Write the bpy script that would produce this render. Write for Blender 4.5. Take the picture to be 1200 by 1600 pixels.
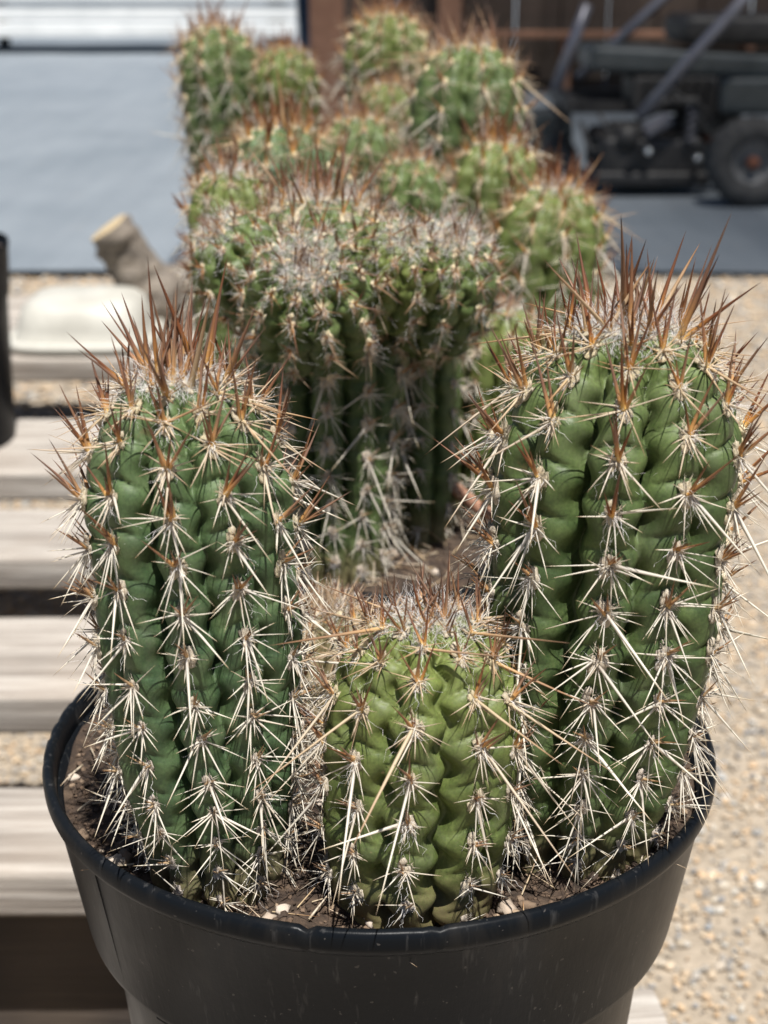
import bpy, bmesh, math, random
import numpy as np
from mathutils import Vector, Matrix, Quaternion

for o in list(bpy.data.objects):
    bpy.data.objects.remove(o)
SC = bpy.context.scene
COL = SC.collection

# ------------------------------------------------------------------ camera
PITCH = math.radians(20.39)
CAM = np.array([.002, -.555, .574])
FPX = 2337.0                                   # focal length in pixels of the 1200 x 1600 photograph
cd = bpy.data.cameras.new('camera')
cam = bpy.data.objects.new('camera', cd)
COL.objects.link(cam)
cam.location = CAM
cam.rotation_euler = (math.pi/2-PITCH, 0, 0)
cd.sensor_fit = 'VERTICAL'
cd.sensor_height = 24
cd.lens = 24*FPX/1600
cd.clip_start = .02
cd.clip_end = 400
cd.dof.use_dof = True
cd.dof.focus_distance = .528
cd.dof.aperture_fstop = 8.6
SC.camera = cam

# ------------------------------------------------------------------ sky, sun, exposure
SUNDIR = Vector((.11, -.386, 1)).normalized()  # towards the sun
w = bpy.data.worlds.new('World')
SC.world = w
w.use_nodes = True
nt = w.node_tree
bg = nt.nodes['Background']
sky = nt.nodes.new('ShaderNodeTexSky')
sky.sky_type = 'NISHITA'
sky.sun_disc = False
sky.sun_elevation = math.asin(SUNDIR.z)
sky.sun_rotation = math.atan2(SUNDIR.x, SUNDIR.y)
sky.air_density = 1.0
sky.dust_density = 1.0
nt.links.new(sky.outputs[0], bg.inputs[0])
bg.inputs[1].default_value = .05
sl = bpy.data.lights.new('sun', 'SUN')
sl.energy = 5.0
sl.angle = math.radians(.53)
sl.color = (1, .97, .925)
so = bpy.data.objects.new('sun', sl)
COL.objects.link(so)
so.rotation_euler = SUNDIR.to_track_quat('Z', 'Y').to_euler()
SC.view_settings.view_transform = 'Standard'
SC.view_settings.look = 'None'
SC.view_settings.gamma = 1
SC.view_settings.exposure = 0.65
SC.view_settings.use_curve_mapping = False
SC.cycles.use_denoising = True
SC.cycles.max_bounces = 6
SC.cycles.transparent_max_bounces = 6
SC.cycles.caustics_reflective = False
SC.cycles.caustics_refractive = False

# ------------------------------------------------------------------ helpers
def tag(o, label=None, cat=None, group=None, kind=None):
    if label: o['label'] = label
    if cat: o['category'] = cat
    if group: o['group'] = group
    if kind: o['kind'] = kind
    return o

def empty(name, loc):
    o = bpy.data.objects.new(name, None)
    o.empty_display_size = .02
    COL.objects.link(o)
    o.location = loc
    return o

def addobj(name, me, mat=None, parent=None, M=None, PM=None):
    """M: world matrix of the object, PM: world matrix of the parent."""
    if mat is not None and not me.materials:
        me.materials.append(mat)
    o = bpy.data.objects.new(name, me)
    COL.objects.link(o)
    if parent is not None:
        o.parent = parent
        if PM is None:
            PM = Matrix.Translation(parent.location)
        o.matrix_parent_inverse = PM.inverted()
    if M is not None:
        o.matrix_basis = M
    return o

def npmesh(name, V, faces, smooth=True, attrs=None):
    """faces: (n,k) int array of one polygon size, or a list of such arrays."""
    me = bpy.data.meshes.new(name)
    if not isinstance(faces, list): faces = [faces]
    V = np.asarray(V, np.float32)
    me.vertices.add(len(V))
    me.vertices.foreach_set('co', V.ravel())
    nl = sum(f.size for f in faces); nf = sum(len(f) for f in faces)
    me.loops.add(nl); me.polygons.add(nf)
    me.loops.foreach_set('vertex_index', np.concatenate([f.ravel() for f in faces]).astype(np.int32))
    tot = np.concatenate([np.full(len(f), f.shape[1]) for f in faces])
    st = np.concatenate([[0], np.cumsum(tot)[:-1]])
    me.polygons.foreach_set('loop_start', st.astype(np.int32))
    me.polygons.foreach_set('use_smooth', np.full(nf, smooth))
    for k, a in (attrs or {}).items():
        at = me.attributes.new(k, 'FLOAT', 'POINT')
        at.data.foreach_set('value', np.asarray(a, np.float32))
    me.update(calc_edges=True)
    me.validate()
    return me

def bmmesh(name, bm, smooth=False):
    me = bpy.data.meshes.new(name)
    bm.normal_update()
    bm.to_mesh(me)
    bm.free()
    if smooth:
        me.polygons.foreach_set('use_smooth', [True]*len(me.polygons))
    return me

def noise3(P, f, seed=0, octv=3):
    """cheap smooth noise in -1..1 from turned sines"""
    r = np.random.RandomState(seed)
    out = np.zeros(len(P)); amp = 1; tot = 0
    for k in range(octv):
        for j in range(4):
            d = r.normal(size=3); d /= np.linalg.norm(d)
            out += amp*np.sin((P @ d)*f*(2**k)*(.8+.5*r.rand())+r.rand()*6.28)
        tot += amp*2.2; amp *= .5
    return out/tot

def bm_box(bm, c, s, rot=None, bev=0, seg=2):
    m = Matrix.Translation(c)
    if rot is not None: m = m @ rot
    g = bmesh.ops.create_cube(bm, size=1, matrix=m @ Matrix.Diagonal((s[0], s[1], s[2], 1)))
    if bev:
        es = list({e for v in g['verts'] for e in v.link_edges})
        bmesh.ops.bevel(bm, geom=es, offset=bev, segments=seg, affect='EDGES', profile=.5)

def bm_tube(bm, pts, rad, seg=10):
    pts = [Vector(p) for p in pts]
    rad = rad if isinstance(rad, (list, tuple)) else [rad]*len(pts)
    rings = []
    for i, p in enumerate(pts):
        d = (pts[min(i+1, len(pts)-1)]-pts[max(i-1, 0)]).normalized()
        a = d.orthogonal().normalized() if i == 0 else (a-d*a.dot(d)).normalized()
        b = d.cross(a)
        rings.append([bm.verts.new(p+(a*math.cos(t)+b*math.sin(t))*rad[i]) for t in [2*math.pi*k/seg for k in range(seg)]])
    for r0, r1 in zip(rings, rings[1:]):
        for k in range(seg):
            bm.faces.new((r0[k], r0[(k+1) % seg], r1[(k+1) % seg], r1[k]))
    bm.faces.new(rings[0][::-1]); bm.faces.new(rings[-1])

def lathe(profile, n=96, closed=False):
    pr = np.array(profile, float)
    th = np.linspace(0, 2*np.pi, n, endpoint=False)
    V = np.stack([pr[:, None, 0]*np.cos(th), pr[:, None, 0]*np.sin(th), pr[:, None, 1]+0*th], -1).reshape(-1, 3)
    m = len(pr)
    i, j = np.meshgrid(np.arange(m-1), np.arange(n), indexing='ij')
    j2 = (j+1) % n
    Fq = np.stack([i*n+j, i*n+j2, (i+1)*n+j2, (i+1)*n+j], -1).reshape(-1, 4)
    return V, Fq

# ------------------------------------------------------------------ materials
def mat(name):
    m = bpy.data.materials.new(name)
    m.use_nodes = True
    n = m.node_tree.nodes
    return m, m.node_tree, n['Principled BSDF']

def N(t, kind, **kw):
    n = t.nodes.new(kind)
    for k, v in kw.items():
        if k.startswith('i_'):
            n.inputs[k[2:].replace('_', ' ')].default_value = v
        else:
            setattr(n, k, v)
    return n

def ramp(t, fac, stops, interp='LINEAR'):
    r = t.nodes.new('ShaderNodeValToRGB')
    r.color_ramp.interpolation = interp
    e = r.color_ramp.elements
    while len(e) < len(stops): e.new(.5)
    for el, (p, c) in zip(e, stops):
        el.position = p
        el.color = (*c, 1) if len(c) == 3 else c
    t.links.new(fac, r.inputs[0])
    return r.outputs[0]

def noise(t, scale, detail=4, rough=.6, vec=None, dist=0):
    n = N(t, 'ShaderNodeTexNoise')
    n.inputs['Scale'].default_value = scale
    n.inputs['Detail'].default_value = detail
    n.inputs['Roughness'].default_value = rough
    n.inputs['Distortion'].default_value = dist
    if vec is None:
        vec = t.nodes.new('ShaderNodeTexCoord').outputs['Object']
    t.links.new(vec, n.inputs['Vector'])
    return n.outputs['Fac']

def mix(t, fac, a, b, mode='MIX'):
    n = N(t, 'ShaderNodeMix', data_type='RGBA', blend_type=mode)
    if isinstance(fac, (int, float)): n.inputs[0].default_value = fac
    else: t.links.new(fac, n.inputs[0])
    for s, v in ((6, a), (7, b)):
        if isinstance(v, tuple): n.inputs[s].default_value = (*v, 1)
        else: t.links.new(v, n.inputs[s])
    return n.outputs[2]

def bump(t, h, bs, strength=.3, dist=.001):
    b = N(t, 'ShaderNodeBump')
    b.inputs['Strength'].default_value = strength
    b.inputs['Distance'].default_value = dist
    t.links.new(h, b.inputs['Height'])
    t.links.new(b.outputs[0], bs.inputs['Normal'])

def attr(t, name):
    return N(t, 'ShaderNodeAttribute', attribute_name=name).outputs['Fac']

def mapped(t, scale, loc=(0, 0, 0)):
    tc = t.nodes.new('ShaderNodeTexCoord')
    mp = t.nodes.new('ShaderNodeMapping')
    mp.inputs['Scale'].default_value = scale
    mp.inputs['Location'].default_value = loc
    t.links.new(tc.outputs['Object'], mp.inputs[0])
    return mp.outputs[0]

def math_(t, op, a, b=None):
    n = N(t, 'ShaderNodeMath', operation=op)
    for i, v in enumerate((a, b)):
        if v is None: continue
        if isinstance(v, (int, float)): n.inputs[i].default_value = v
        else: t.links.new(v, n.inputs[i])
    return n.outputs[0]

# cactus skin: green with mottling, paler young growth near the growing tip, corky at the old foot
def skin_material(name, old, young, cork):
    m, t, b = mat(name)
    g = attr(t, 'fromtip')                       # metres from the growing tip / 0.1
    f = attr(t, 'foot')                          # 1 at the soil
    n1 = noise(t, 90, 5, .65)
    n2 = noise(t, 900, 3, .6)
    n3 = noise(t, 28, 3, .55)
    oldc = mix(t, n3, tuple(c*.78 for c in old), tuple(c*1.25 for c in old))
    base = mix(t, ramp(t, g, [(0, (1, 1, 1)), (.55, (.25, .25, .25)), (1, (0, 0, 0))]), oldc, young)
    spots = ramp(t, n1, [(.42, (0, 0, 0)), (.68, (1, 1, 1))])
    base = mix(t, math_(t, 'MULTIPLY', spots, .35), base, tuple(min(1, c*1.6+.012) for c in young))
    fine = ramp(t, n2, [(.35, (.78, .78, .78)), (.65, (1.15, 1.15, 1.15))])
    base = mix(t, .8, base, fine, 'MULTIPLY')
    scar = ramp(t, noise(t, 160, 2, .5), [(.74, (0, 0, 0)), (.78, (1, 1, 1))])
    base = mix(t, math_(t, 'MULTIPLY', scar, .75), base, (.30, .24, .12))
    dusty = math_(t, 'MULTIPLY', ramp(t, noise(t, 38, 6, .7, None, .6), [(.50, (0, 0, 0)), (.74, (1, 1, 1))]), .30)
    base = mix(t, dusty, base, (.19, .20, .13))
    burn = math_(t, 'MULTIPLY', ramp(t, noise(t, 55, 5, .7), [(.66, (0, 0, 0)), (.72, (1, 1, 1))]), .45)
    base = mix(t, burn, base, (.17, .12, .06))
    vein = math_(t, 'MULTIPLY', ramp(t, noise(t, 1, 4, .6, mapped(t, (260, 260, 22))), [(.55, (0, 0, 0)), (.70, (1, 1, 1))]), .28)
    base = mix(t, vein, base, tuple(c*.45 for c in old))
    ck = math_(t, 'MULTIPLY', ramp(t, math_(t, 'ADD', f, math_(t, 'MULTIPLY', n1, .35)), [(.78, (0, 0, 0)), (1.25, (1, 1, 1))]), .5)
    base = mix(t, ck, base, cork)
    t.links.new(base, b.inputs['Base Color'])
    t.links.new(ramp(t, n1, [(.3, (.44,)*3), (.7, (.62,)*3)]), b.inputs['Roughness'])
    b.inputs['Specular IOR Level'].default_value = .30
    b.inputs['Subsurface Weight'].default_value = .12
    b.inputs['Subsurface Radius'].default_value = (.4, 1, .25)
    b.inputs['Subsurface Scale'].default_value = .0025
    wr = noise(t, 1, 3, .6, mapped(t, (420, 420, 60)))
    bump(t, math_(t, 'ADD', math_(t, 'MULTIPLY', n2, .5), wr), b, .22, .0006)
    return m

SKIN = skin_material('cactus_skin', (.042, .068, .023), (.108, .146, .041), (.22, .16, .09))
SKIN_BLUE = skin_material('cactus_skin_blue', (.036, .066, .029), (.093, .136, .048), (.22, .16, .09))
SKIN_LIME = skin_material('cactus_skin_lime', (.056, .078, .021), (.142, .172, .043), (.22, .16, .09))
SKIN_CORK = skin_material('cactus_skin_cork', (.13, .095, .055), (.13, .11, .05), (.14, .10, .06))

def spine_material():
    m, t, b = mat('spine')
    al = attr(t, 'along'); ag = attr(t, 'age')
    oi = N(t, 'ShaderNodeObjectInfo').outputs['Random']
    nz = noise(t, 500, 2, .5)
    young = ramp(t, al, [(0, (.86, .58, .18)), (.15, (.60, .28, .065)), (.40, (.225, .075, .026)), (1, (.075, .028, .015))])
    mid = ramp(t, al, [(0, (.58, .46, .28)), (.3, (.60, .45, .27)), (.75, (.46, .26, .12)), (1, (.20, .085, .035))])
    old = ramp(t, al, [(0, (.36, .29, .22)), (.15, (.66, .61, .53)), (.7, (.86, .80, .67)), (.92, (.60, .46, .28)), (1, (.20, .09, .04))])
    f1 = ramp(t, ag, [(.05, (0, 0, 0)), (.5, (1, 1, 1))])
    f2 = ramp(t, ag, [(.5, (0, 0, 0)), (.95, (1, 1, 1))])
    c = mix(t, f2, mix(t, f1, young, mid), old)
    band = ramp(t, nz, [(.35, (.72, .70, .68)), (.6, (1, 1, 1))])
    c = mix(t, .7, c, band, 'MULTIPLY')
    c = mix(t, math_(t, 'MULTIPLY', oi, .35), c, mix(t, .5, c, (.52, .48, .42)))
    t.links.new(c, b.inputs['Base Color'])
    b.inputs['Roughness'].default_value = .42
    b.inputs['Specular IOR Level'].default_value = .4
    tl = N(t, 'ShaderNodeBsdfTranslucent'); t.links.new(c, tl.inputs[0])
    ms = N(t, 'ShaderNodeMixShader'); ms.inputs[0].default_value = .22
    t.links.new(b.outputs[0], ms.inputs[1]); t.links.new(tl.outputs[0], ms.inputs[2])
    t.links.new(ms.outputs[0], t.nodes['Material Output'].inputs['Surface'])
    return m
SPINE = spine_material()

def felt_material():
    m, t, b = mat('areole_felt')
    ag = attr(t, 'age')
    n = noise(t, 1800, 4, .7)
    c = ramp(t, ag, [(0, (.92, .76, .42)), (.3, (.88, .74, .56)), (.65, (.74, .62, .52)), (1, (.50, .42, .36))])
    c = mix(t, n, mix(t, .22, c, (.20, .12, .07)), c)
    t.links.new(c, b.inputs['Base Color'])
    b.inputs['Roughness'].default_value = .95
    b.inputs['Sheen Weight'].default_value = .4
    bump(t, n, b, .9, .0012)
    return m
FELT = felt_material()

def wool_material():
    m, t, b = mat('wool')
    n = noise(t, 120, 2, .5)
    t.links.new(ramp(t, n, [(.3, (.74, .69, .65)), (.7, (.90, .88, .86))]), b.inputs['Base Color'])
    b.inputs['Roughness'].default_value = .7
    return m
WOOL = wool_material()

def pot_material():
    m, t, b = mat('black_plastic')
    n1 = noise(t, 14, 4, .6)
    n2 = noise(t, 260, 4, .7)
    sc = noise(t, 1, 3, .6, mapped(t, (300, 300, 14)))
    dust = math_(t, 'MULTIPLY', ramp(t, n1, [(.4, (0, 0, 0)), (.75, (1, 1, 1))]), n2)
    c = mix(t, math_(t, 'MULTIPLY', dust, .3), (.0050, .0062, .0080), (.018, .018, .018))
    c = mix(t, math_(t, 'MULTIPLY', ramp(t, sc, [(.60, (0, 0, 0)), (.72, (1, 1, 1))]), .18), c, (.15, .145, .14))
    stain = math_(t, 'MULTIPLY', ramp(t, noise(t, 1, 5, .65, mapped(t, (45, 45, 9), (2, 5, 1)), .5), [(.56, (0, 0, 0)), (.70, (1, 1, 1))]), .14)
    c = mix(t, stain, c, (.060, .052, .043))
    speck = ramp(t, noise(t, 420, 1, .4), [(.745, (0, 0, 0)), (.77, (1, 1, 1))])
    c = mix(t, math_(t, 'MULTIPLY', speck, .22), c, (.22, .20, .18))
    t.links.new(c, b.inputs['Base Color'])
    t.links.new(ramp(t, n1, [(.3, (.28,)*3), (.7, (.44,)*3)]), b.inputs['Roughness'])
    b.inputs['Specular IOR Level'].default_value = .07
    bump(t, math_(t, 'ADD', math_(t, 'MULTIPLY', n2, .5), sc), b, .12, .0008)
    return m
POT = pot_material()

def soil_material():
    m, t, b = mat('potting_soil')
    n = noise(t, 160, 6, .7)
    n2 = noise(t, 45, 3, .6)
    c = ramp(t, n, [(.3, (.016, .010, .007)), (.5, (.045, .028, .018)), (.68, (.11, .072, .046)), (.8, (.22, .155, .10))])
    c = mix(t, ramp(t, n2, [(.45, (0, 0, 0)), (.7, (.5, .5, .5))]), c, (.11, .075, .048))
    t.links.new(c, b.inputs['Base Color'])
    b.inputs['Roughness'].default_value = .95
    bump(t, n, b, .9, .004)
    return m
SOIL = soil_material()

def tinted_stone(name, stops, rough=.85, bs=.4):
    m, t, b = mat(name)
    tint = attr(t, 'tint')
    n = noise(t, 300, 4, .65)
    c = ramp(t, tint, stops)
    c = mix(t, .75, c, ramp(t, n, [(.3, (.62, .60, .58)), (.7, (1.15, 1.13, 1.10))]), 'MULTIPLY')
    t.links.new(c, b.inputs['Base Color'])
    b.inputs['Roughness'].default_value = rough
    bump(t, n, b, bs, .001)
    return m
GRIT = tinted_stone('soil_grit', [(0, (.04, .025, .016)), (.45, (.13, .085, .055)), (.75, (.34, .25, .17)), (1, (.58, .50, .42))])
GRAVELM = tinted_stone('gravel_stone', [(0, (.22, .22, .22)), (.22, (.42, .36, .28)), (.45, (.52, .37, .23)), (.65, (.56, .45, .32)), (.82, (.27, .29, .31)), (1, (.62, .56, .46))])

def plain_noise(name, c0, c1, scale, rough=.6, bs=.2, bd=.002, metallic=0, spec=.4):
    m, t, b = mat(name)
    n = noise(t, scale, 5, .65)
    t.links.new(ramp(t, n, [(.3, c0), (.7, c1)]), b.inputs['Base Color'])
    b.inputs['Roughness'].default_value = rough
    b.inputs['Metallic'].default_value = metallic
    b.inputs['Specular IOR Level'].default_value = spec
    if bs: bump(t, n, b, bs, bd)
    return m
GROUND = plain_noise('gravel_ground', (.24, .20, .15), (.42, .35, .27), 70, .95, .8, .01)
WHITE = plain_noise('white_paint', (.62, .63, .62), (.80, .80, .78), 3, .5, .1)
CREAM = plain_noise('cream_plastic', (.36, .345, .30), (.50, .485, .43), 14, .5, .1)
DARKMETAL = plain_noise('dark_metal', (.012, .012, .013), (.05, .047, .045), 22, .5, .2)
GREYPAINT = plain_noise('grey_paint', (.032, .040, .043), (.075, .085, .089), 8, .4, .1)
STEEL = plain_noise('steel_tube', (.16, .16, .185), (.25, .25, .285), 12, .38, .1, .001, .5)
RUBBER = plain_noise('tyre_rubber', (.030, .030, .031), (.085, .082, .078), 18, .8, .3)
RUST = plain_noise('rusty_hub', (.16, .06, .035), (.30, .12, .07), 40, .7, .4)
RIMM = plain_noise('dull_rim', (.10, .10, .10), (.22, .215, .21), 30, .5, .2)
CHROME = plain_noise('bright_cap', (.80, .80, .78), (.92, .92, .9), 20, .18, 0, .001, .9)
BROWNPAINT = plain_noise('brown_post', (.23, .115, .07), (.36, .19, .12), 14, .75, .3)
SHEDWALL = plain_noise('shed_board', (.045, .034, .028), (.12, .09, .072), 6, .85, .3)
def cloth_material():
    m, t, b = mat('shade_cloth')
    b.inputs['Base Color'].default_value = (.05, .055, .06, 1)
    b.inputs['Roughness'].default_value = .9
    tr = N(t, 'ShaderNodeBsdfTransparent')
    ms = N(t, 'ShaderNodeMixShader')
    st = ramp(t, noise(t, 1, 1, .5, mapped(t, (2.4, .05, 1))), [(.40, (.66,)*3), (.50, (.80,)*3), (.60, (.74,)*3), (.66, (.60,)*3)])
    t.links.new(st, ms.inputs[0]); t.links.new(tr.outputs[0], ms.inputs[1]); t.links.new(b.outputs[0], ms.inputs[2])
    t.links.new(ms.outputs[0], t.nodes['Material Output'].inputs['Surface'])
    return m
ROOFM = cloth_material()
BLUEP = plain_noise('dark_blue_plastic', (.03, .05, .09), (.05, .08, .14), 8, .5, .1)

def wood_material(name, dark, mid, light):
    m, t, b = mat(name)
    v = mapped(t, (5, 90, 90))
    g = noise(t, 1, 6, .7, v, .3)
    g2 = noise(t, 1, 4, .6, mapped(t, (14, 420, 420), (3, 1, 2)))
    big = noise(t, 6, 3, .5)
    rnd = N(t, 'ShaderNodeObjectInfo').outputs['Random']
    c = ramp(t, g, [(.30, dark), (.48, mid), (.66, light)])
    wide = noise(t, 1, 3, .6, mapped(t, (1.2, 34, 34), (5, 2, 8)), .4)
    c = mix(t, .75, c, ramp(t, wide, [(.36, (.50, .48, .46)), (.5, (1, 1, 1)), (.68, (1.12, 1.12, 1.12))]), 'MULTIPLY')
    knot = math_(t, 'MULTIPLY', ramp(t, noise(t, 1, 2, .5, mapped(t, (7, 18, 18), (1, 7, 3))), [(.70, (0, 0, 0)), (.76, (1, 1, 1))]), .7)
    c = mix(t, knot, c, (.13, .085, .055))
    c = mix(t, .6, c, ramp(t, g2, [(.3, (.66, .63, .60)), (.62, (1.08, 1.07, 1.06))]), 'MULTIPLY')
    c = mix(t, math_(t, 'MULTIPLY', ramp(t, big, [(.5, (0, 0, 0)), (.8, (1, 1, 1))]), .25), c, (.30, .22, .15))
    c = mix(t, math_(t, 'MULTIPLY', rnd, .3), c, mix(t, .5, c, (.42, .36, .30)))
    crack = ramp(t, noise(t, 1, 3, .6, mapped(t, (3, 120, 120), (9, 4, 1))), [(.25, (1, 1, 1)), (.31, (0, 0, 0))])
    c = mix(t, math_(t, 'MULTIPLY', crack, .7), c, (.07, .05, .035))
    t.links.new(c, b.inputs['Base Color'])
    b.inputs['Roughness'].default_value = .85
    h = math_(t, 'SUBTRACT', math_(t, 'ADD', g, math_(t, 'MULTIPLY', g2, .5)), crack)
    bump(t, h, b, .6, .003)
    return m
WOOD = wood_material('weathered_wood', (.19, .165, .142), (.35, .317, .28), (.50, .468, .425))
RAIL = wood_material('gap_shade_timber', (.020, .014, .012), (.036, .026, .022), (.06, .045, .036))  # near-black timber: the shade below the slat is put into its colour
LOGM = wood_material('driftwood_bark', (.05, .042, .034), (.14, .118, .095), (.27, .23, .18))
LOGEND = plain_noise('cut_wood_end', (.33, .24, .13), (.56, .45, .28), 120, .9, .5)

def fabric_material():
    m, t, b = mat('landscape_fabric')
    tc = t.nodes.new('ShaderNodeTexCoord').outputs['Object']
    wx = N(t, 'ShaderNodeTexWave', bands_direction='X'); wx.inputs['Scale'].default_value = 70
    wy = N(t, 'ShaderNodeTexWave', bands_direction='Y'); wy.inputs['Scale'].default_value = 70
    for q in (wx, wy):
        q.inputs['Distortion'].default_value = 1.0
        t.links.new(tc, q.inputs['Vector'])
    n = noise(t, 2.2, 5, .6)
    st = noise(t, 1, 3, .6, mapped(t, (14, .8, 1)))
    c = ramp(t, n, [(.3, (.146, .170, .192)), (.7, (.196, .220, .242))])
    c = mix(t, .5, c, ramp(t, st, [(.3, (.82, .83, .85)), (.7, (1.14, 1.13, 1.12))]), 'MULTIPLY')
    sp = ramp(t, noise(t, 9, 6, .75), [(.60, (0, 0, 0)), (.72, (1, 1, 1))])
    c = mix(t, math_(t, 'MULTIPLY', sp, .4), c, (.30, .28, .25))
    wv = math_(t, 'ADD', wx.outputs['Fac'], wy.outputs['Fac'])
    c = mix(t, .25, c, ramp(t, wv, [(.2, (.7, .7, .7)), (1, (1.1, 1.1, 1.1))]), 'MULTIPLY')
    t.links.new(c, b.inputs['Base Color'])
    b.inputs['Roughness'].default_value = .7
    bump(t, wv, b, .3, .002)
    return m
FABRIC = fabric_material()
#--SPLIT--
# ================================================================== the setting
GZ = -.22                                       # the ground; the rack's boards have their tops at z = 0
rs = np.random.RandomState(4)

def grid_sheet(x0, x1, y0, y1, nx, ny, zf):
    xs = np.linspace(x0, x1, nx); ys = np.linspace(y0, y1, ny)
    X, Y = np.meshgrid(xs, ys, indexing='ij')
    P = np.stack([X.ravel(), Y.ravel(), 0*X.ravel()], 1)
    P[:, 2] = zf(P)
    i, j = np.meshgrid(np.arange(nx-1), np.arange(ny-1), indexing='ij')
    return P, np.stack([i*ny+j, (i+1)*ny+j, (i+1)*ny+j+1, i*ny+j+1], -1).reshape(-1, 4)

P, Fq = grid_sheet(-120, 120, -60, 200, 2, 2, lambda P: GZ-.012)
tag(addobj('ground', npmesh('ground', P, Fq), GROUND), kind='structure')

# landscape fabric, its near edge where the gravel strip ends
def fabz(P):
    ridge = .018*np.exp(-((P[:, 1]-10.3-.05*np.sin(P[:, 0]*1.3))/.16)**2)
    return GZ+.004+.006*noise3(P*np.array([1, 1, 0]), 2.2, 5)+.004*noise3(P*np.array([.5, 1.6, 0]), 7, 6)+.004+ridge
P, Fq = grid_sheet(-14, 14, 3.40, 40, 141, 240, fabz)
P[:, 1] += np.where(P[:, 1] < 3.41, .02*np.sin(P[:, 0]*3.1)+.012*np.sin(P[:, 0]*9.7+1), 0)
tag(addobj('fabric_path', npmesh('fabric_path', P, Fq), FABRIC), kind='structure')

# gravel: real stones where they can be told apart, one mass nobody could count
def ico(sub=1):
    bm = bmesh.new()
    bmesh.ops.create_icosphere(bm, subdivisions=sub, radius=1)
    V = np.array([v.co[:] for v in bm.verts]); Fc = np.array([[v.index for v in f.verts] for f in bm.faces])
    bm.free()
    return V, Fc

def scatter(name, V0, F0, pos, size, material, seed, flat=.65, tint=None):
    r = np.random.RandomState(seed)
    n = len(pos); k = len(V0)
    sc = size[:, None]*np.stack([r.uniform(.75, 1.3, n), r.uniform(.75, 1.3, n), flat*r.uniform(.7, 1.25, n)], 1)
    ja = 1+.24*r.normal(size=(n, k, 1)).clip(-1.4, 1.4)
    Vv = V0[None]*ja*sc[:, None, :]
    a = r.uniform(0, 6.283, n); ca, sa = np.cos(a)[:, None], np.sin(a)[:, None]
    tl = r.normal(0, .35, n)[:, None]
    x, y, z = Vv[..., 0], Vv[..., 1], Vv[..., 2]
    y, z = y*np.cos(tl)-z*np.sin(tl), y*np.sin(tl)+z*np.cos(tl)
    x, y = x*ca-y*sa, x*sa+y*ca
    Vv = np.stack([x, y, z], -1)+pos[:, None, :]
    Fc = (F0[None]+np.arange(n)[:, None, None]*k).reshape(-1, 3)
    tt = r.rand(n) if tint is None else tint
    return npmesh(name, Vv.reshape(-1, 3), Fc, False, {'tint': np.repeat(tt, k)})

V0, F0 = ico(1)
def gravel_field(n, x0, x1, y0, y1, smin, smax):
    p = np.stack([rs.uniform(x0, x1, n), rs.uniform(y0, y1, n), np.zeros(n)], 1)
    s = smin+(smax-smin)*rs.beta(1.2, 2.6, n)*1.25
    p[:, 2] = GZ-.010+s*.35
    return p, s
p1, s1 = gravel_field(46000, -.75, 1.20, .15, 2.0, .0014, .0050)
p2, s2 = gravel_field(13000, -1.1, 1.7, 2.0, 3.43, .004, .008)
g = addobj('gravel', scatter('gravel', V0, F0, np.concatenate([p1, p2]), np.concatenate([s1, s2]), GRAVELM, 3), GRAVELM)
tag(g, 'sunlit tan and grey gravel covering the ground beside the rack', 'gravel', kind='stuff')

# ------------------------------------------------------------------ wooden racks
def slat_mesh(name, L, W, T, seed):
    nx, nw = 60, 9
    xs = np.linspace(-L/2, L/2, nx)
    e = .005
    # closed cross-section of a worn board, walked round
    cs = [(-W/2+e, 0), *[(-W/2+e+(W-2*e)*k/nw, 0) for k in range(1, nw)], (W/2-e, 0), (W/2-.0015, -.0015), (W/2, -e), (W/2, -T*.5), (W/2, -T+e), (W/2-e, -T), (0, -T), (-W/2+e, -T), (-W/2, -T+e), (-W/2, -T*.5), (-W/2, -e), (-W/2+.0015, -.0015)]
    cs = np.array(cs); m = len(cs)
    V = np.stack([np.repeat(xs, m), np.tile(cs[:, 0], nx), np.tile(cs[:, 1], nx)], 1)
    r = np.random.RandomState(seed)
    top = V[:, 2] > -.002
    V[:, 2] += np.where(top, .0012*noise3(V*np.array([6, 120, 0]), 1, seed), 0)+.002*np.sin(V[:, 0]*2.1+seed)
    V[:, 1] += .0022*noise3(V*np.array([14, 0, 30]), 1, seed+7)
    i, j = np.meshgrid(np.arange(nx-1), np.arange(m), indexing='ij'); j2 = (j+1) % m
    q = np.stack([i*m+j, i*m+j2, (i+1)*m+j2, (i+1)*m+j], -1).reshape(-1, 4)[:, ::-1]
    return npmesh(name, V, [q, np.arange(m)[None], ((nx-1)*m+np.arange(m))[::-1][None]], False)

def rack(label, slats, xs, stringers, y0, y1, rails=()):
    r = empty('wooden_rack', ((xs[0]+xs[1])/2, (y0+y1)/2, GZ))
    tag(r, label, 'rack')
    for k, (a, b, dx, rz) in enumerate(slats):
        me = slat_mesh('slat', xs[1]-xs[0], b-a, .038, k+3)
        M = Matrix.Translation(((xs[0]+xs[1])/2+dx, (a+b)/2, 0)) @ Matrix.Rotation(rz, 4, 'Z')
        addobj('slat', me, WOOD, r, M)
    for x in stringers:
        bm = bmesh.new(); bm_box(bm, (0, 0, 0), (.045, y1-y0, -GZ-.044), None, .003)
        addobj('stringer', bmmesh('stringer', bm), WOOD, r, Matrix.Translation((x, (y0+y1)/2, (GZ-.038)/2-.001)))
    for y in rails:  # added rail that keeps the gap below a slat dark and hides lit gravel
        bm = bmesh.new(); bm_box(bm, (0, 0, 0), (xs[1]-xs[0]-.06, .04, .165), None, .003)
        addobj('rail', bmmesh('rail', bm), RAIL, r, Matrix.Translation(((xs[0]+xs[1])/2, y, -.040-.0825)))
    return r
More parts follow.
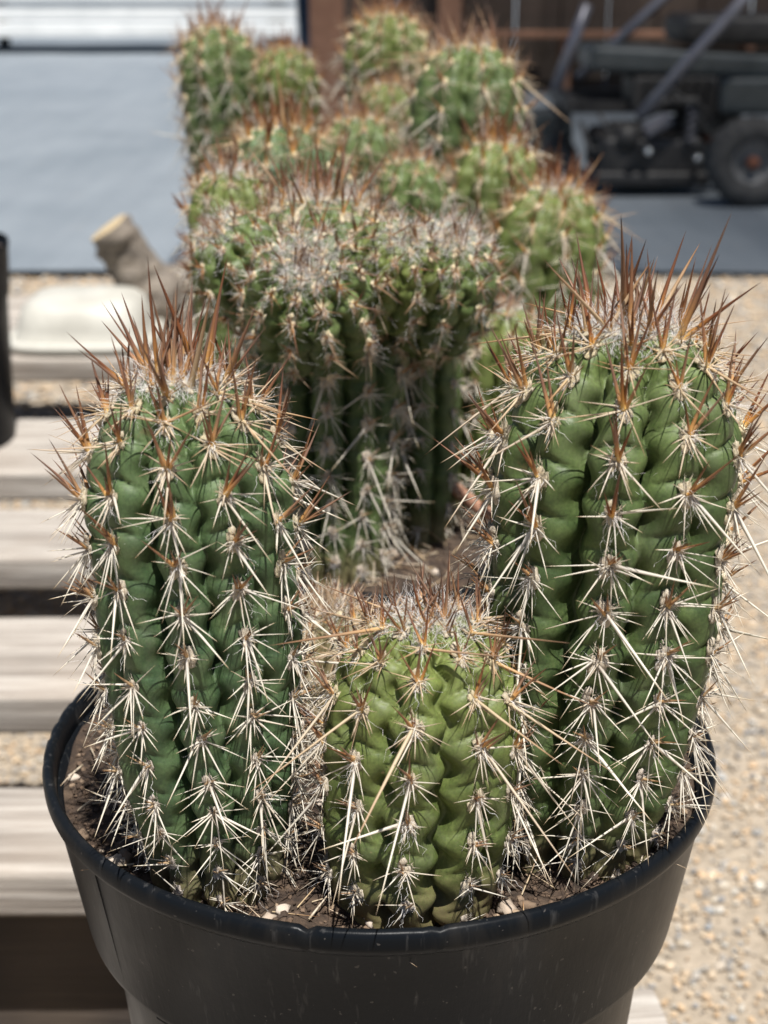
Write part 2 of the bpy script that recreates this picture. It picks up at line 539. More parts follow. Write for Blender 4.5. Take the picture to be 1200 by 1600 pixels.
rack('grey weathered board rack under the cactus pots', [(-.20, -.05, 0, .004), (-.018, .115, 0, .105), (.300, .413, .006, -.004), (.553, .713, -.004, .003), (.852, .999, .004, -.004), (1.12, 1.34, .0, .002)],
     (-1.15, .172), (-1.0, .06), -.2, 1.33, (.365,))
rack('grey weathered board rack carrying the cream tub and driftwood', [(1.66, 1.80, 0, .004), (1.812, 1.96, .01, -.003), (1.972, 2.12, 0, .002)], (-1.2, .05), (-1.05, -.75, 0), 1.67, 2.11)

# ------------------------------------------------------------------ shed that shades the machine
shed = empty('shed', (2.2, 6, GZ))
tag(shed, 'open shade shelter with brown posts and dark board back wall', 'shed')
for x, y, wdt in ((-.22, 5.6, .135), (.40, 9.0, .14), (5.0, 2.7, .13), (5.0, 9.0, .13)):
    bm = bmesh.new(); bm_box(bm, (0, 0, 1.2), (wdt, wdt, 2.44), None, .006)
    addobj('post', bmmesh('post', bm), BROWNPAINT, shed, Matrix.Translation((x, y, GZ)))
# woven shade cloth stretched over the posts, letting part of the sun through
def clz(P): return GZ+2.46-.05*np.sin((P[:, 0]+.3)*2.2)**2-.04*np.sin((P[:, 1]-2.4)*1.6)**2
P, Fq = grid_sheet(-.32, 5.2, 2.44, 9.3, 70, 80, clz)
addobj('shade_cloth', npmesh('shade_cloth', P, Fq), ROOFM, shed)
wb = None
for k in range(38):
    if k % 4 == 0 or wb is None:
        pass
    if k < 6:
        wb = bmesh.new(); bm_box(wb, (0, 0, 1.15), (.150, .022+.004*(k % 3), 2.3), None, .003); wbm = bmmesh('wall_board', wb)
        WB = (WB if k else [])+[wbm]
    x = -.28+.146*k
    addobj('wall_board', WB[k % 6], SHEDWALL, shed, Matrix.Translation((x+.01*math.sin(k*5), 9.2+(.028 if k % 2 else 0), GZ+.01*math.sin(k*7)-.01)))
for z in (.35,):
    bm = bmesh.new(); bm_box(bm, (2.6, 8.95, GZ+z), (4.2, .30, .03), None, .003)
    for x in (1.1, 2.2, 3.3, 4.4):
        bm_box(bm, (x, 8.95, GZ+z/2-.01), (.05, .26, z-.012), None, .003)
    addobj('shelf', bmmesh('shelf', bm), BROWNPAINT, shed)

# ------------------------------------------------------------------ low white platform across the fabric
wp = empty('white_platform', (-3.4, 12.9, GZ))
tag(wp, 'low white painted board platform at the far edge of the grey fabric', 'platform')
for k, (yo, z, h) in enumerate(((0, .20, .13), (.012, .345, .14), (-.01, .50, .15))):
    bm = bmesh.new(); bm_box(bm, (0, yo, z), (5.4, .05, h-.006), None, .012)
    addobj('plank', bmmesh('plank', bm), WHITE, wp, Matrix.Translation((-3.45, 12.9, GZ)))
bm = bmesh.new(); bm_box(bm, (0, .55, .56), (5.4, 1.15, .04), None, .012)
addobj('deck', bmmesh('deck', bm), WHITE, wp, Matrix.Translation((-3.45, 12.95, GZ)))
for x in (-5.9, -3.5, -.95):
    for y in (13.0, 13.9):
        bm = bmesh.new(); bm_box(bm, (0, 0, .27), (.09, .09, .54), None, .006)
        addobj('leg', bmmesh('leg', bm), DARKMETAL, wp, Matrix.Translation((x, y, GZ)))
# dark blue bin standing beside its end
V, Fq = lathe([(0, 0), (.17, 0), (.19, .02), (.22, .55), (.235, .56), (.235, .59), (.215, .59), (.2, .3), (0, .28)], 32)
tag(addobj('bin', npmesh('bin', V, Fq), BLUEP, None, Matrix.Translation((-.56, 13.4, GZ))), 'dark blue round bin beside the end of the white platform', 'bin')

# ------------------------------------------------------------------ machine parked in the shade
def wheel(root, name, x, y, r, wd, lean=.0):
    M = Matrix.Translation((x, y, GZ+.009+r)) @ Matrix.Rotation(lean, 4, 'Z') @ Matrix.Rotation(math.pi/2, 4, 'X')
    o = empty(name, (0, 0, 0)); o.parent = root; o.matrix_parent_inverse = Matrix.Translation(root.location).inverted(); o.matrix_basis = M
    hw = wd/2
    V, Fq = lathe([(r*.50, -hw*.7), (r*.60, -hw*.95), (r*.80, -hw), (r*.94, -hw*.8), (r, -hw*.4), (r, hw*.4), (r*.94, hw*.8), (r*.80, hw), (r*.60, hw*.95), (r*.50, hw*.7), (r*.50, -hw*.7)], 64)
    ang = np.arctan2(V[:, 1], V[:, 0]); rad = np.hypot(V[:, 0], V[:, 1])
    k = np.where(rad > r*.9, 1+.03*np.sign(np.sin(ang*22+np.sign(V[:, 2])*1.2)), 1)
    V[:, :2] *= k[:, None]
    addobj('tyre', npmesh('tyre', V, Fq), RUBBER, o, M, M)
    V, Fq = lathe([(0, hw*.55), (r*.13, hw*.55), (r*.15, hw*.3), (r*.34, hw*.2), (r*.44, hw*.62), (r*.505, hw*.7), (r*.505, -hw*.7), (r*.4, -hw*.4), (0, -hw*.4)], 40)
    addobj('rim', npmesh('rim', V, Fq), RIMM, o, M, M)
    V, Fq = lathe([(0, hw*.8), (r*.10, hw*.8), (r*.14, hw*.6), (r*.15, hw*.31)], 24)
    addobj('hub', npmesh('hub', V, Fq), RUST, o, M, M)

mow = empty('ride_on_mower', (1.25, 4.75, GZ))
tag(mow, 'dark ride-on mower with grey panels parked in the shade', 'mower')
wheel(mow, 'wheel', 1.22, 4.50, .146, .12)
wheel(mow, 'wheel', 1.22, 5.25, .146, .12)
wheel(mow, 'caster_wheel', .63, 5.02, .085, .07, .4)
wheel(mow, 'caster_wheel', .66, 5.45, .085, .07, .3)
def mpart(name, fn, material, smooth=False):
    bm = bmesh.new(); fn(bm)
    return addobj(name, bmmesh(name, bm, smooth), material, mow)
def chassis(bm):
    bm_box(bm, (1.15, 4.95, .075), (1.0, .05, .05), None, .005)
    bm_box(bm, (1.15, 5.3, .075), (1.0, .05, .05), None, .005)
    bm_box(bm, (.66, 5.1, .085), (.05, .5, .05), None, .005)
    bm_box(bm, (1.6, 5.1, .085), (.05, .5, .05), None, .005)
    bm_box(bm, (.63, 5.02, .02), (.025, .09, .12), None, .004)
mpart('chassis', chassis, DARKMETAL)
def deck(bm):
    bm_box(bm, (.93, 4.93, -.085), (.36, .44, .15), None, .03, 3)
    bm_box(bm, (.93, 4.74, -.15), (.40, .12, .05), None, .015, 3)
    bm_box(bm, (.86, 4.86, .0), (.12, .16, .05), None, .01)
mpart('mower_deck', deck, DARKMETAL)
mpart('body_panel', lambda bm: bm_box(bm, (1.18, 5.06, .215), (.92, .36, .085), Matrix.Rotation(.05, 4, 'Y'), .022, 3), GREYPAINT)
mpart('body_panel', lambda bm: bm_box(bm, (1.36, 4.74, .125), (.42, .06, .12), None, .018, 3), GREYPAINT)
mpart('footrest', lambda bm: bm_box(bm, (.62, 5.25, -.02), (.16, .25, .10), Matrix.Rotation(-.12, 4, 'Y'), .012), GREYPAINT)
def engine(bm):
    bm_box(bm, (1.02, 4.98, .12), (.30, .26, .12), None, .012)
    for k in range(7): bm_box(bm, (.92+.035*k, 4.84, .12), (.012, .05, .11), None, .002)
    bm_tube(bm, [(.88, 4.80, .05), (.98, 4.79, .10), (1.08, 4.80, .10), (1.14, 4.82, .03)], .022)
mpart('engine', engine, DARKMETAL)
mpart('belt_cover', lambda bm: bm_box(bm, (.94, 4.72, .03), (.10, .03, .05), Matrix.Rotation(-.5, 4, 'Y'), .01), STEEL)
for a, b, rd in (((.60, 4.86, .135), (.70, 4.86, .42), .020), ((.86, 4.62, .07), (1.33, 4.62, .62), .019), ((.72, 5.2, .15), (1.22, 5.2, .62), .018)):
    mpart('strut', lambda bm: bm_tube(bm, [a, tuple((Vector(a)+Vector(b))/2), b], rd, 14), STEEL, True)
for x, z in ((.905, -.052), (1.075, -.075)):
    def cap(bm): bm_tube(bm, [(x, 4.68, z), (x, 4.655, z), (x, 4.648, z)], [.013, .013, .008], 16)
    mpart('bolt_cap', cap, CHROME, True)
for k, (pts, rd) in enumerate((([(.75, 4.80, .06), (.80, 4.74, -.02), (.90, 4.73, .02), (1.0, 4.76, -.06)], .008), ([(.98, 4.78, .15), (1.06, 4.72, .09), (1.12, 4.72, 0), (1.2, 4.78, -.04)], .007), ([(.70, 4.9, .02), (.72, 4.78, -.06), (.82, 4.73, -.05)], .009))):
    mpart('hose', lambda bm: bm_tube(bm, pts, rd, 8), RUBBER, True)
mpart('spring', lambda bm: bm_tube(bm, [(1.05+.018*math.cos(t), 4.70+.018*math.sin(t), -.03+.004*t) for t in [k*.5 for k in range(60)]], .003, 6), STEEL, True)
mpart('pulley', lambda bm: bm_tube(bm, [(.84, 4.72, -.015), (.84, 4.70, -.015)], .042, 24), DARKMETAL, True)
mpart('seat', lambda bm: (bm_box(bm, (1.25, 5.1, .33), (.42, .40, .10), None, .035, 3), bm_box(bm, (1.48, 5.1, .52), (.09, .40, .36), None, .035, 3)), DARKMETAL)

# ------------------------------------------------------------------ things on the far rack
tub = empty('plastic_tub', (-.470, 1.775, 0))
tag(tub, 'cream plastic tub upside down on the far board rack', 'tub')
def rbox(bm, c, s0, s1, h, seg=8, rr=.35):
    """tapered, strongly rounded overturned tub"""
    rings = []
    n = 40
    for (f, z) in ((1.0, 0), (1.0, .012), (.965, .016), (.93, h*.45), (.86, h*.78), (.74, h*.93), (.5, h), (.0, h)):
        ring = []
        for k in range(n):
            t = 2*math.pi*k/n
            cx, sy = math.cos(t), math.sin(t)
            px = math.copysign(abs(cx)**.5, cx)*s0/2*f
            py = math.copysign(abs(sy)**.5, sy)*s1/2*f
            ring.append(bm.verts.new((c[0]+px, c[1]+py, c[2]+z)))
        rings.append(ring)
    for a, b in zip(rings, rings[1:]):
        for k in range(n): bm.faces.new((a[k], a[(k+1) % n], b[(k+1) % n], b[k]))
    bmesh.ops.remove_doubles(bm, verts=bm.verts, dist=1e-5)
bm = bmesh.new(); rbox(bm, (-.470, 1.775, .003), .215, .20, .075)
addobj('shell', bmmesh('shell', bm, True), CREAM, tub)
bm = bmesh.new()
pts = [(-.470+.111*math.copysign(abs(math.cos(t))**.5, math.cos(t)), 1.775+.104*math.copysign(abs(math.sin(t))**.5, math.sin(t)), .0105) for t in [2*math.pi*k/48 for k in range(49)]]
bm_tube(bm, pts, .0085, 8)
addobj('lip', bmmesh('lip', bm, True), CREAM, tub)

log = empty('driftwood', (-.33, 1.90, 0))
tag(log, 'forked grey driftwood stump with pale cut end on the far rack', 'driftwood')
def log_limb(name, pts, rads, seed, parent):
    n = 26
    P = np.array(pts, float); u = np.linspace(0, 1, len(P)); uu = np.linspace(0, 1, n)
    C = np.stack([np.interp(uu, u, P[:, k]) for k in range(3)], 1); R = np.interp(uu, u, rads)
    T = np.gradient(C, axis=0); T /= np.linalg.norm(T, axis=1)[:, None]
    A = np.cross(T, [0, 1, 0.2]); A /= np.linalg.norm(A, axis=1)[:, None]; B = np.cross(T, A)
    m = 36; th = np.linspace(0, 2*np.pi, m, endpoint=False)
    V = C[:, None]+(A[:, None]*np.cos(th)[None, :, None]+B[:, None]*np.sin(th)[None, :, None])*R[:, None, None]
    V = V.reshape(-1, 3); Cn = np.repeat(C, m, 0)
    k = 1+.24*noise3(V, 60, seed)+.14*noise3(V*np.array([3, 1, 1]), 170, seed+1)
    V = Cn+(V-Cn)*k[:, None]
    i, j = np.meshgrid(np.arange(n-1), np.arange(m), indexing='ij'); j2 = (j+1) % m
    q = np.stack([i*m+j, i*m+j2, (i+1)*m+j2, (i+1)*m+j], -1).reshape(-1, 4)
    o = addobj(name, npmesh(name, V, q), LOGM, parent)
    a = np.arange(m); b = (a+1) % m
    for e, t_ in ((V[-m:], T[-1]), (V[:m], -T[0])):
        c = e.mean(0)
        ring = np.concatenate([e, c+(e-c)*.55+t_*.002, c[None]+t_*.004])
        addobj('cut_end', npmesh('cut_end', ring, [np.stack([a, b, b+m, a+m], 1), np.stack([a+m, b+m, np.full(m, 2*m)], 1)]), LOGEND, o, None, Matrix.Identity(4))
log_limb('limb', [(-.345, 1.90, .005), (-.392, 1.89, .075), (-.448, 1.88, .160)], [.046, .042, .036], 3, log)
log_limb('limb', [(-.36, 1.92, .045), (-.24, 1.93, .075), (-.05, 1.95, .085)], [.045, .042, .040], 8, log)
# ================================================================== pots and soil
POTH = .27
SOILZ = .256
def make_pot(label, cx, cy, cz=0, h=POTH, k=1.0, detail=True, group=None, n=144, straight=0):
    o = empty('plant_pot', (cx, cy, cz)); tag(o, label, 'pot', 'black nursery pots on the rack')
    M = Matrix.Translation((cx, cy, cz))
    s = h/POTH
    def prof(pr): return [((.135-(.135-r)*(1-straight))*k if r > .02 else r, z*s) for r, z in pr]
    V, Fq = lathe(prof([(0, .0), (.094, .0), (.097, .003), (.1155, .196), (.1165, .1985), (.1165, .2005), (.109, .199), (.092, .012), (0, .01)]), n)
    addobj('wall', npmesh('wall', V, Fq), POT, o, M)
    V, Fq = lathe(prof([(.1155, .1985), (.1240, .1988), (.1252, .2000), (.1258, .2025), (.1352, .2590), (.1360, .2600), (.1322, .2600), (.126, .222), (.1205, .2010), (.1155, .1985)]), n)
    a = np.arctan2(V[:, 1], V[:, 0])
    V[:, :2] *= (1+.0016*np.sin(a*3+1)+.0012*np.sin(a*7))[:, None]
    V[:, :2] *= (1+.004*noise3(V*np.array([1, 1, .6]), 22, 9))[:, None]
    addobj('collar', npmesh('collar', V, Fq), POT, o, M)
    V, Fq = lathe(prof([(.1340, .2570), (.1362, .2595), (.1376, .2610), (.1384, .2632), (.1386, .2668), (.1380, .2688), (.1366, .2698), (.1350, .2694), (.1340, .2680), (.1330, .2600), (.1340, .2570)]), n*2)
    a = np.arctan2(V[:, 1], V[:, 0])
    r = np.random.RandomState(int(cy*100)+5)
    nick = np.zeros(len(V))
    for q in range(16):
        a0 = r.uniform(-3.14, 3.14); nick -= r.uniform(.0006, .0022)*np.exp(-(((a-a0+3.14159) % 6.28318-3.14159)/r.uniform(.006, .02))**2)
    V[:, 2] += np.where(V[:, 2] > .262*s, nick+.0007*noise3(V*np.array([1, 1, 0]), 40, 2), 0)
    V[:, :2] *= (1+.0016*np.sin(a*3+1)+.0012*np.sin(a*7)+nick*1.5)[:, None]
    addobj('rim', npmesh('rim', V, Fq), POT, o, M)
    if detail:
        for ang in (-2.28, 1.0, 2.4):
            bm = bmesh.new()
            R3 = Matrix.Rotation(ang, 4, 'Z')
            p = R3 @ Vector((.1215, 0, .1975))
            bm_box(bm, p, (.004, .012, .004), R3, .001)
            addobj('tab', bmmesh('tab', bm), POT, o, M)
        bm = bmesh.new()
        for ang in (-2.45, 0.7):                              # mould seams on the collar
            c, s_ = math.cos(ang), math.sin(ang)
            bm_tube(bm, [(.1256*c, .1256*s_, .203), (.1351*c, .1351*s_, .2585)], .0005, 6)
        addobj('mould_seam', bmmesh('mould_seam', bm), POT, o, M)
    return o

def make_soil(label, cx, cy, z, rad, seed, npeb, ngrit, litter):
    root = empty('potting_soil', (cx, cy, z)); tag(root, label, 'soil')
    M = Matrix.Translation((cx, cy, z))
    nr, nt_ = 40, 120
    rr = np.linspace(0, rad, nr); th = np.linspace(0, 2*np.pi, nt_, endpoint=False)
    V = np.stack([(rr[:, None]*np.cos(th)).ravel(), (rr[:, None]*np.sin(th)).ravel(), np.zeros(nr*nt_)], 1)
    def hz(P): return .0045*noise3(P*np.array([1, 1, 0]), 60, seed)+.002*noise3(P*np.array([1, 1, 0]), 260, seed+1)
    V[:, 2] = hz(V)
    i, j = np.meshgrid(np.arange(nr-1), np.arange(nt_), indexing='ij'); j2 = (j+1) % nt_
    Fq = np.stack([i*nt_+j, (i+1)*nt_+j, (i+1)*nt_+j2, i*nt_+j2], -1).reshape(-1, 4)
    addobj('soil_bed', npmesh('soil_bed', V, Fq), SOIL, root, M)
    r = np.random.RandomState(seed)
    def rnd(n):
        a = r.uniform(0, 6.283, n); q = rad*.985*np.sqrt(r.rand(n))
        P = np.stack([q*np.cos(a), q*np.sin(a), 0*a], 1); P[:, 2] = hz(P); return P
    P = rnd(ngrit); s = .0005+.0014*r.beta(1, 3, ngrit)
    addobj('grit', scatter('grit', *ico(1), P+np.array([0, 0, .0004]), s, GRIT, seed, .8, r.beta(1.0, 3.4, ngrit)), GRIT, root, M)['kind'] = 'stuff'
    if npeb:
        pm = [scatter('pebble', *ico(2), np.zeros((1, 3)), np.ones(1), GRIT, 50+k, .8, np.array([[.75, .98, .55, .88][k % 4]])) for k in range(8)]
        for me in pm: me.polygons.foreach_set('use_smooth', [True]*len(me.polygons))
        P = rnd(npeb)
        for k in range(npeb):
            sc = r.uniform(.0016, .0036)
            addobj('pebble', pm[k % 8], GRIT, root, M @ Matrix.Translation((P[k][0], P[k][1], P[k][2]+sc*.35)) @ Matrix.Rotation(r.uniform(0, 6.28), 4, 'Z') @ Matrix.Diagonal((sc, sc, sc, 1)))
    if litter:
        P = rnd(litter)
        D = r.normal(size=(litter, 3)); D[:, 2] = np.abs(D[:, 2])*.25; D /= np.linalg.norm(D, axis=1)[:, None]
        me = spine_batch('fallen_spines', P+np.array([0, 0, .0012]), D, r.uniform(.008, .022, litter), r.uniform(.00022, .0005, litter), r.uniform(.45, .8, litter), r.uniform(-.1, .1, litter), r)
        o = addobj('fallen_spines', me, SPINE, root, M); o['kind'] = 'stuff'
    return root

# ================================================================== spines
SIDES = 5
RT = np.array([0, .28, .62, .88]); RR = np.array([1, .84, .52, .22])
def spine_template(curve):
    a = np.linspace(0, 2*np.pi, SIDES, endpoint=False)
    V = [[RR[k]*np.cos(x), RR[k]*np.sin(x), RT[k]] for k in range(4) for x in a]+[[0, 0, 1]]
    V = np.array(V, float)
    F4 = np.array([[k*SIDES+j, k*SIDES+(j+1) % SIDES, (k+1)*SIDES+(j+1) % SIDES, (k+1)*SIDES+j] for k in range(3) for j in range(SIDES)])
    F3 = np.array([[3*SIDES+j, 3*SIDES+(j+1) % SIDES, 4*SIDES] for j in range(SIDES)])
    return V, F4, F3
ST_V, ST_Q, ST_T = spine_template(0)
def frames(D, roll):
    ref = np.where(np.abs(D[:, 2:3]) < .9, np.array([[0, 0, 1.]]), np.array([[1., 0, 0]]))
    A = np.cross(D, ref); A /= np.linalg.norm(A, axis=1)[:, None]
    B = np.cross(D, A)
    c, s = np.cos(roll)[:, None], np.sin(roll)[:, None]
    return A*c+B*s, B*c-A*s
def spine_batch(name, P, D, L, R, age, curve, r):
    n = len(P); k = len(ST_V)
    A, B = frames(D, r.uniform(0, 6.28, n))
    t = ST_V[:, 2]
    V = (P[:, None]+D[:, None]*(L[:, None]*t[None])[..., None]
         + A[:, None]*(R[:, None]*ST_V[None, :, 0]+(curve*L)[:, None]*(t**2)[None])[..., None]
         + B[:, None]*(R[:, None]*ST_V[None, :, 1])[..., None])
    off = np.arange(n)[:, None, None]*k
    return npmesh(name, V.reshape(-1, 3), [(ST_Q[None]+off).reshape(-1, 4), (ST_T[None]+off).reshape(-1, 3)], True,
                  {'along': np.tile(t, n), 'age': np.repeat(age, k)})
AGES = [0, .12, .25, .4, .55, .7, .85, 1.0]
SHARED = {}
def shared_spine(age, ci, asp):
    ai = int(np.argmin(np.abs(np.array(AGES)-age)))
    key = (ai, ci)
    if key not in SHARED:
        V = ST_V.copy()
        cv = (-1.6, 0, 1.3)[ci]                   # bend in radii, so it scales with the spine
        V[:, 0] += cv*V[:, 2]**2
        SHARED[key] = npmesh('spine', V, [ST_Q, ST_T], True, {'along': ST_V[:, 2], 'age': np.full(len(V), AGES[ai])})
        SHARED[key].materials.append(SPINE)
    return SHARED[key]

def hair_batch(name, P, D, L, rad, wig, r, seg=6):
    n = len(P)
    A, B = frames(D, r.uniform(0, 6.28, n))
    t = np.linspace(0, 1, seg+1)
    wa = np.cumsum(r.normal(size=(n, seg+1))*wig, 1)*t; wb = np.cumsum(r.normal(size=(n, seg+1))*wig, 1)*t
    C = P[:, None]+L[:, None, None]*(D[:, None]*t[None, :, None]+A[:, None]*wa[..., None]+B[:, None]*wb[..., None])
    a = np.array([0, 2.094, 4.189])
    rr = rad*(1-.6*t)
    V = C[:, :, None]+rr[None, :, None, None]*(A[:, None, None]*np.cos(a)[None, None, :, None]+B[:, None, None]*np.sin(a)[None, None, :, None])
    i, j = np.meshgrid(np.arange(seg), np.arange(3), indexing='ij'); j2 = (j+1) % 3
    q = np.stack([i*3+j, i*3+j2, (i+1)*3+j2, (i+1)*3+j], -1).reshape(-1, 4)
    k = (seg+1)*3
    return npmesh(name, V.reshape(-1, 3), (q[None]+np.arange(n)[:, None, None]*k).reshape(-1, 4), True)

CF = np.array([0, math.cos(PITCH), -math.sin(PITCH)]); CU = np.array([0, math.sin(PITCH), math.cos(PITCH)])
def pix(P):
    d = P-CAM; dep = d @ CF
    return np.stack([600+FPX*d[:, 0]/dep, 800-FPX*(d @ CU)/dep], 1)

FELTS = []
for k in range(4):                              # matted felt: a handful of small lumps and many short upright hairs
    r_ = np.random.RandomState(70+k)
    Vs, Fs = [], []; nv = 0
    I1, J1 = ico(1)
    for q in range(9):
        c = r_.normal(0, .42, 3)*np.array([1, 1, .25])+np.array([0, 0, .05]); c = c.clip(-.75, .75)
        Vs.append(I1*r_.uniform(.30, .52)*(1+.2*r_.normal(size=(12, 1)))+c); Fs.append(J1+nv); nv += 12
    for q in range(34):
        a = r_.uniform(0, 6.28); p = math.sqrt(r_.rand())*.8
        b0 = np.array([p*math.cos(a), p*math.sin(a), .1]); dv = np.array([b0[0]*.9, b0[1]*.9, .9])+r_.normal(0, .45, 3)
        dv = dv/np.linalg.norm(dv)*r_.uniform(.5, 1.15); sd = np.cross(dv, r_.normal(size=3)); sd = sd/np.linalg.norm(sd)*.05; s2 = np.cross(dv, sd); s2 = s2/np.linalg.norm(s2)*.05
        Vs.append(np.array([b0+sd, b0-sd*.5+s2, b0-sd*.5-s2, b0+dv])); Fs.append(np.array([[0, 1, 3], [1, 2, 3], [2, 0, 3]])+nv); nv += 4
    FELTS.append((np.concatenate(Vs), np.concatenate(Fs)))
FELT_SHARED = {}
def felt_mesh(age, k):
    ai = int(np.argmin(np.abs(np.array(AGES)-age)))
    if (ai, k) not in FELT_SHARED:
        V, Fc = FELTS[k]
        me = npmesh('areole', V, Fc, True, {'age': np.full(len(V), AGES[ai])})
        me.materials.append(FELT)
        FELT_SHARED[(ai, k)] = me
    return FELT_SHARED[(ai, k)]

# ================================================================== the cactus
def make_cactus(label, base, top, R, Rb, ribs, spacing, seed, skin, near=2, nspine=300, parent=None, depth=.30, tub=.18, zig=.10,
                twist=0.0, crown=1.0, central=1.0, wool=1.0, pinch=.0, thick=1.0, dome=1.2, group=None, radial=1.0, crown_age=0.0, name='column_cactus', bulge=.55, spread=1.0, pot=(0, 0), youth=0.0):
    r = np.random.RandomState(seed)
    base = np.array(base, float); top = np.array(top, float)
    tilted = parent is not None                  # an offset grows along its own slanting axis
    AX = (top-base)/np.linalg.norm(top-base) if tilted else np.array([0, 0, 1.])
    if tilted:
        H = np.linalg.norm(top-base)
        M3 = np.array(Vector(AX).to_track_quat('Z', 'Y').to_matrix())
    else:
        H = top[2]-base[2]; M3 = np.eye(3)
    ext = .006 if parent is None else .004
    # profile: foot, swelling column, dome with a slightly sunken woolly tip
    D = R*dome
    Hs = max(H-D, .004)
    zs = np.linspace(-ext, Hs, 60)
    u = np.clip((zs+ext)/(Hs+ext), 0, 1)
    sm = np.clip(u/bulge, 0, 1); sm = sm*sm*(3-2*sm)
    rp = Rb+(R-Rb)*sm
    rp = rp*(1-pinch*np.exp(-((u-.62)/.07)**2)-.6*pinch*np.exp(-((u-.33)/.06)**2))
    rp *= 1+.018*np.sin(u*17+seed)
    ph = np.linspace(0, np.pi/2, 40)[1:]
    rd = rp[-1]*np.cos(ph)**.95; zd = Hs+D*np.sin(ph)-.07*R*np.clip((np.sin(ph)-.93)/.07, 0, 1)**2
    pr = np.concatenate([rp, rd]); pz = np.concatenate([zs, zd])
    seg = np.hypot(np.diff(pr), np.diff(pz)); s_all = np.concatenate([[0], np.cumsum(seg)]); S = s_all[-1]
    tr = np.gradient(pr, s_all); tz = np.gradient(pz, s_all)
    ln = np.hypot(tr, tz); nr_, nz_ = tz/ln, -tr/ln
    # areole phase along the ribs, counted from the tip
    d = np.linspace(0, S, 800)
    spc = spacing*np.clip(.36+.64*(d/(1.35*R)), .36, 1)*np.where(d > .1, np.clip(1-(d-.1)*2.2, .72, 1), 1)
    Q = np.concatenate([[0], np.cumsum((d[1]-d[0])/spc[:-1])])
    jc = r.normal(0, .05, ribs); off = (np.arange(ribs) % 2)*.5+r.normal(0, .09, ribs); eps = 1+r.normal(0, .018, ribs)
    wob = r.uniform(0, 6.28, ribs)

    def axis(z):
        q = np.clip(z/H, 0, 1.05)*(0 if tilted else 1)
        return base[None]+np.stack([(top[0]-base[0])*q**1.2, (top[1]-base[1])*q**1.2, z], 1)
    def surf(th, s):
        rr = np.interp(s, s_all, pr); zz = np.interp(s, s_all, pz)
        n_r = np.interp(s, s_all, nr_); n_z = np.interp(s, s_all, nz_)
        dd = S-s
        f = th*ribs/(2*np.pi)-twist*dd*10
        kk = np.round(f)
        best = np.full(len(th), -9.); bc = np.zeros(len(th)); bp = np.zeros(len(th)); bd = np.zeros(len(th))
        q = np.interp(dd, d, Q)
        for m in (-1, 0, 1):
            k = kk+m; ki = (k.astype(int)) % ribs
            du = f-(k+jc[ki]+.035*np.sin(dd*60+wob[ki]))
            p = q*eps[ki]+off[ki]; p = p-np.round(p)
            c = np.cos(2*np.pi*p)
            wd = .500*(1+zig*c)
            E = 1-(du/wd)**2
            up = E > best
            best = np.where(up, E, best); bc = np.where(up, c, bc); bp = np.where(up, p, bp); bd = np.where(up, du, bd)
        h = (np.clip(1-np.clip(1-best, 0, 1)**1.25, 0, 1)+.01)**.47
        young = np.exp(-dd/.045)
        # each tubercle swells from the crease just above its areole down to the next crease
        pq = (bp+.30-.34*np.abs(bd)) % 1.0
        tb = np.minimum(tub*(.30+1.35*young), .80)
        el = (np.clip(1-np.abs(2*pq-1)**3.2, 0, 1)+.004)**.5
        B = 1-tb*(1-el)
        notch = 0
        Rl = R*np.clip(rr/R, .02, 1)
        dz = -depth*Rl*(1-h*B)
        a = axis(zz+n_z*dz)
        rad = rr+n_r*dz
        cx, sy = np.cos(th), np.sin(th)
        P = a+np.stack([rad*cx, rad*sy, 0*rad], 1)
        Nn = np.stack([n_r*cx, n_r*sy, n_z], 1)
        Tn = np.stack([-n_z*cx, -n_z*sy, n_r], 1)          # along the rib towards the tip
        if tilted:
            P = base+(P-base) @ M3.T; Nn = Nn @ M3.T; Tn = Tn @ M3.T
        return P, Nn, Tn, dd, zz
    nth = ribs*(26, 20, 12, 10)[2-near if near >= 0 else 3]
    nss = int(np.clip(S/((.0009, .0013, .0022)[2-near]), 60, 330))
    sg = np.linspace(0, 1, nss)
    sg = S*np.clip(sg, 0, .9995)
    tg = np.linspace(0, 2*np.pi, nth, endpoint=False)
    TH, SS = np.meshgrid(tg, sg)
    P, _, _, dd, zz = surf(TH.ravel(), SS.ravel())
    P += (.0004*noise3(P, 160, seed))[:, None]*0
    i, j = np.meshgrid(np.arange(nss-1), np.arange(nth), indexing='ij'); j2 = (j+1) % nth
    Fq = np.stack([i*nth+j, i*nth+j2, (i+1)*nth+j2, (i+1)*nth+j], -1).reshape(-1, 4)
    me = npmesh('body', P, [Fq, ((nss-1)*nth+np.arange(nth))[None]], True, {'fromtip': np.clip(dd/.1, 0, 3), 'foot': np.clip(1-zz/.075, 0, 1) if parent is None else np.zeros(len(dd))})
    if parent is None:
        root = empty(name, base); tag(root, label, 'cactus', group)
        RM = Matrix.Translation(base)
        body = addobj('body', me, skin, root, Matrix.Identity(4), RM)
        host, HM = root, RM
    else:
        root = parent
        body = addobj('offset', me, skin, root, Matrix.Identity(4), Matrix.Translation(root.location))
        host, HM = body, Matrix.Identity(4)
    # ---- areoles
    AT, AS = [], []
    for k in range(ribs):
        qm = Q[-1]*eps[k]
        m = 1
        while True:
            v = (m-off[k])/eps[k]; m += 1
            if v > Q[-1]: break
            if v < .45: continue
            dA = np.interp(v, Q, d)
            if pz[-1] and S-dA < ext+.002: break
            AS.append(S-dA+r.normal(0, .0006)); AT.append((k+jc[k]+twist*dA*10+.035*math.sin(dA*60+wob[k]))*2*np.pi/ribs)
    AT = np.array(AT); AS = np.array(AS)
    AP, AN, AU, AD, _ = surf(AT, AS)
    AB = np.cross(AN, AU)
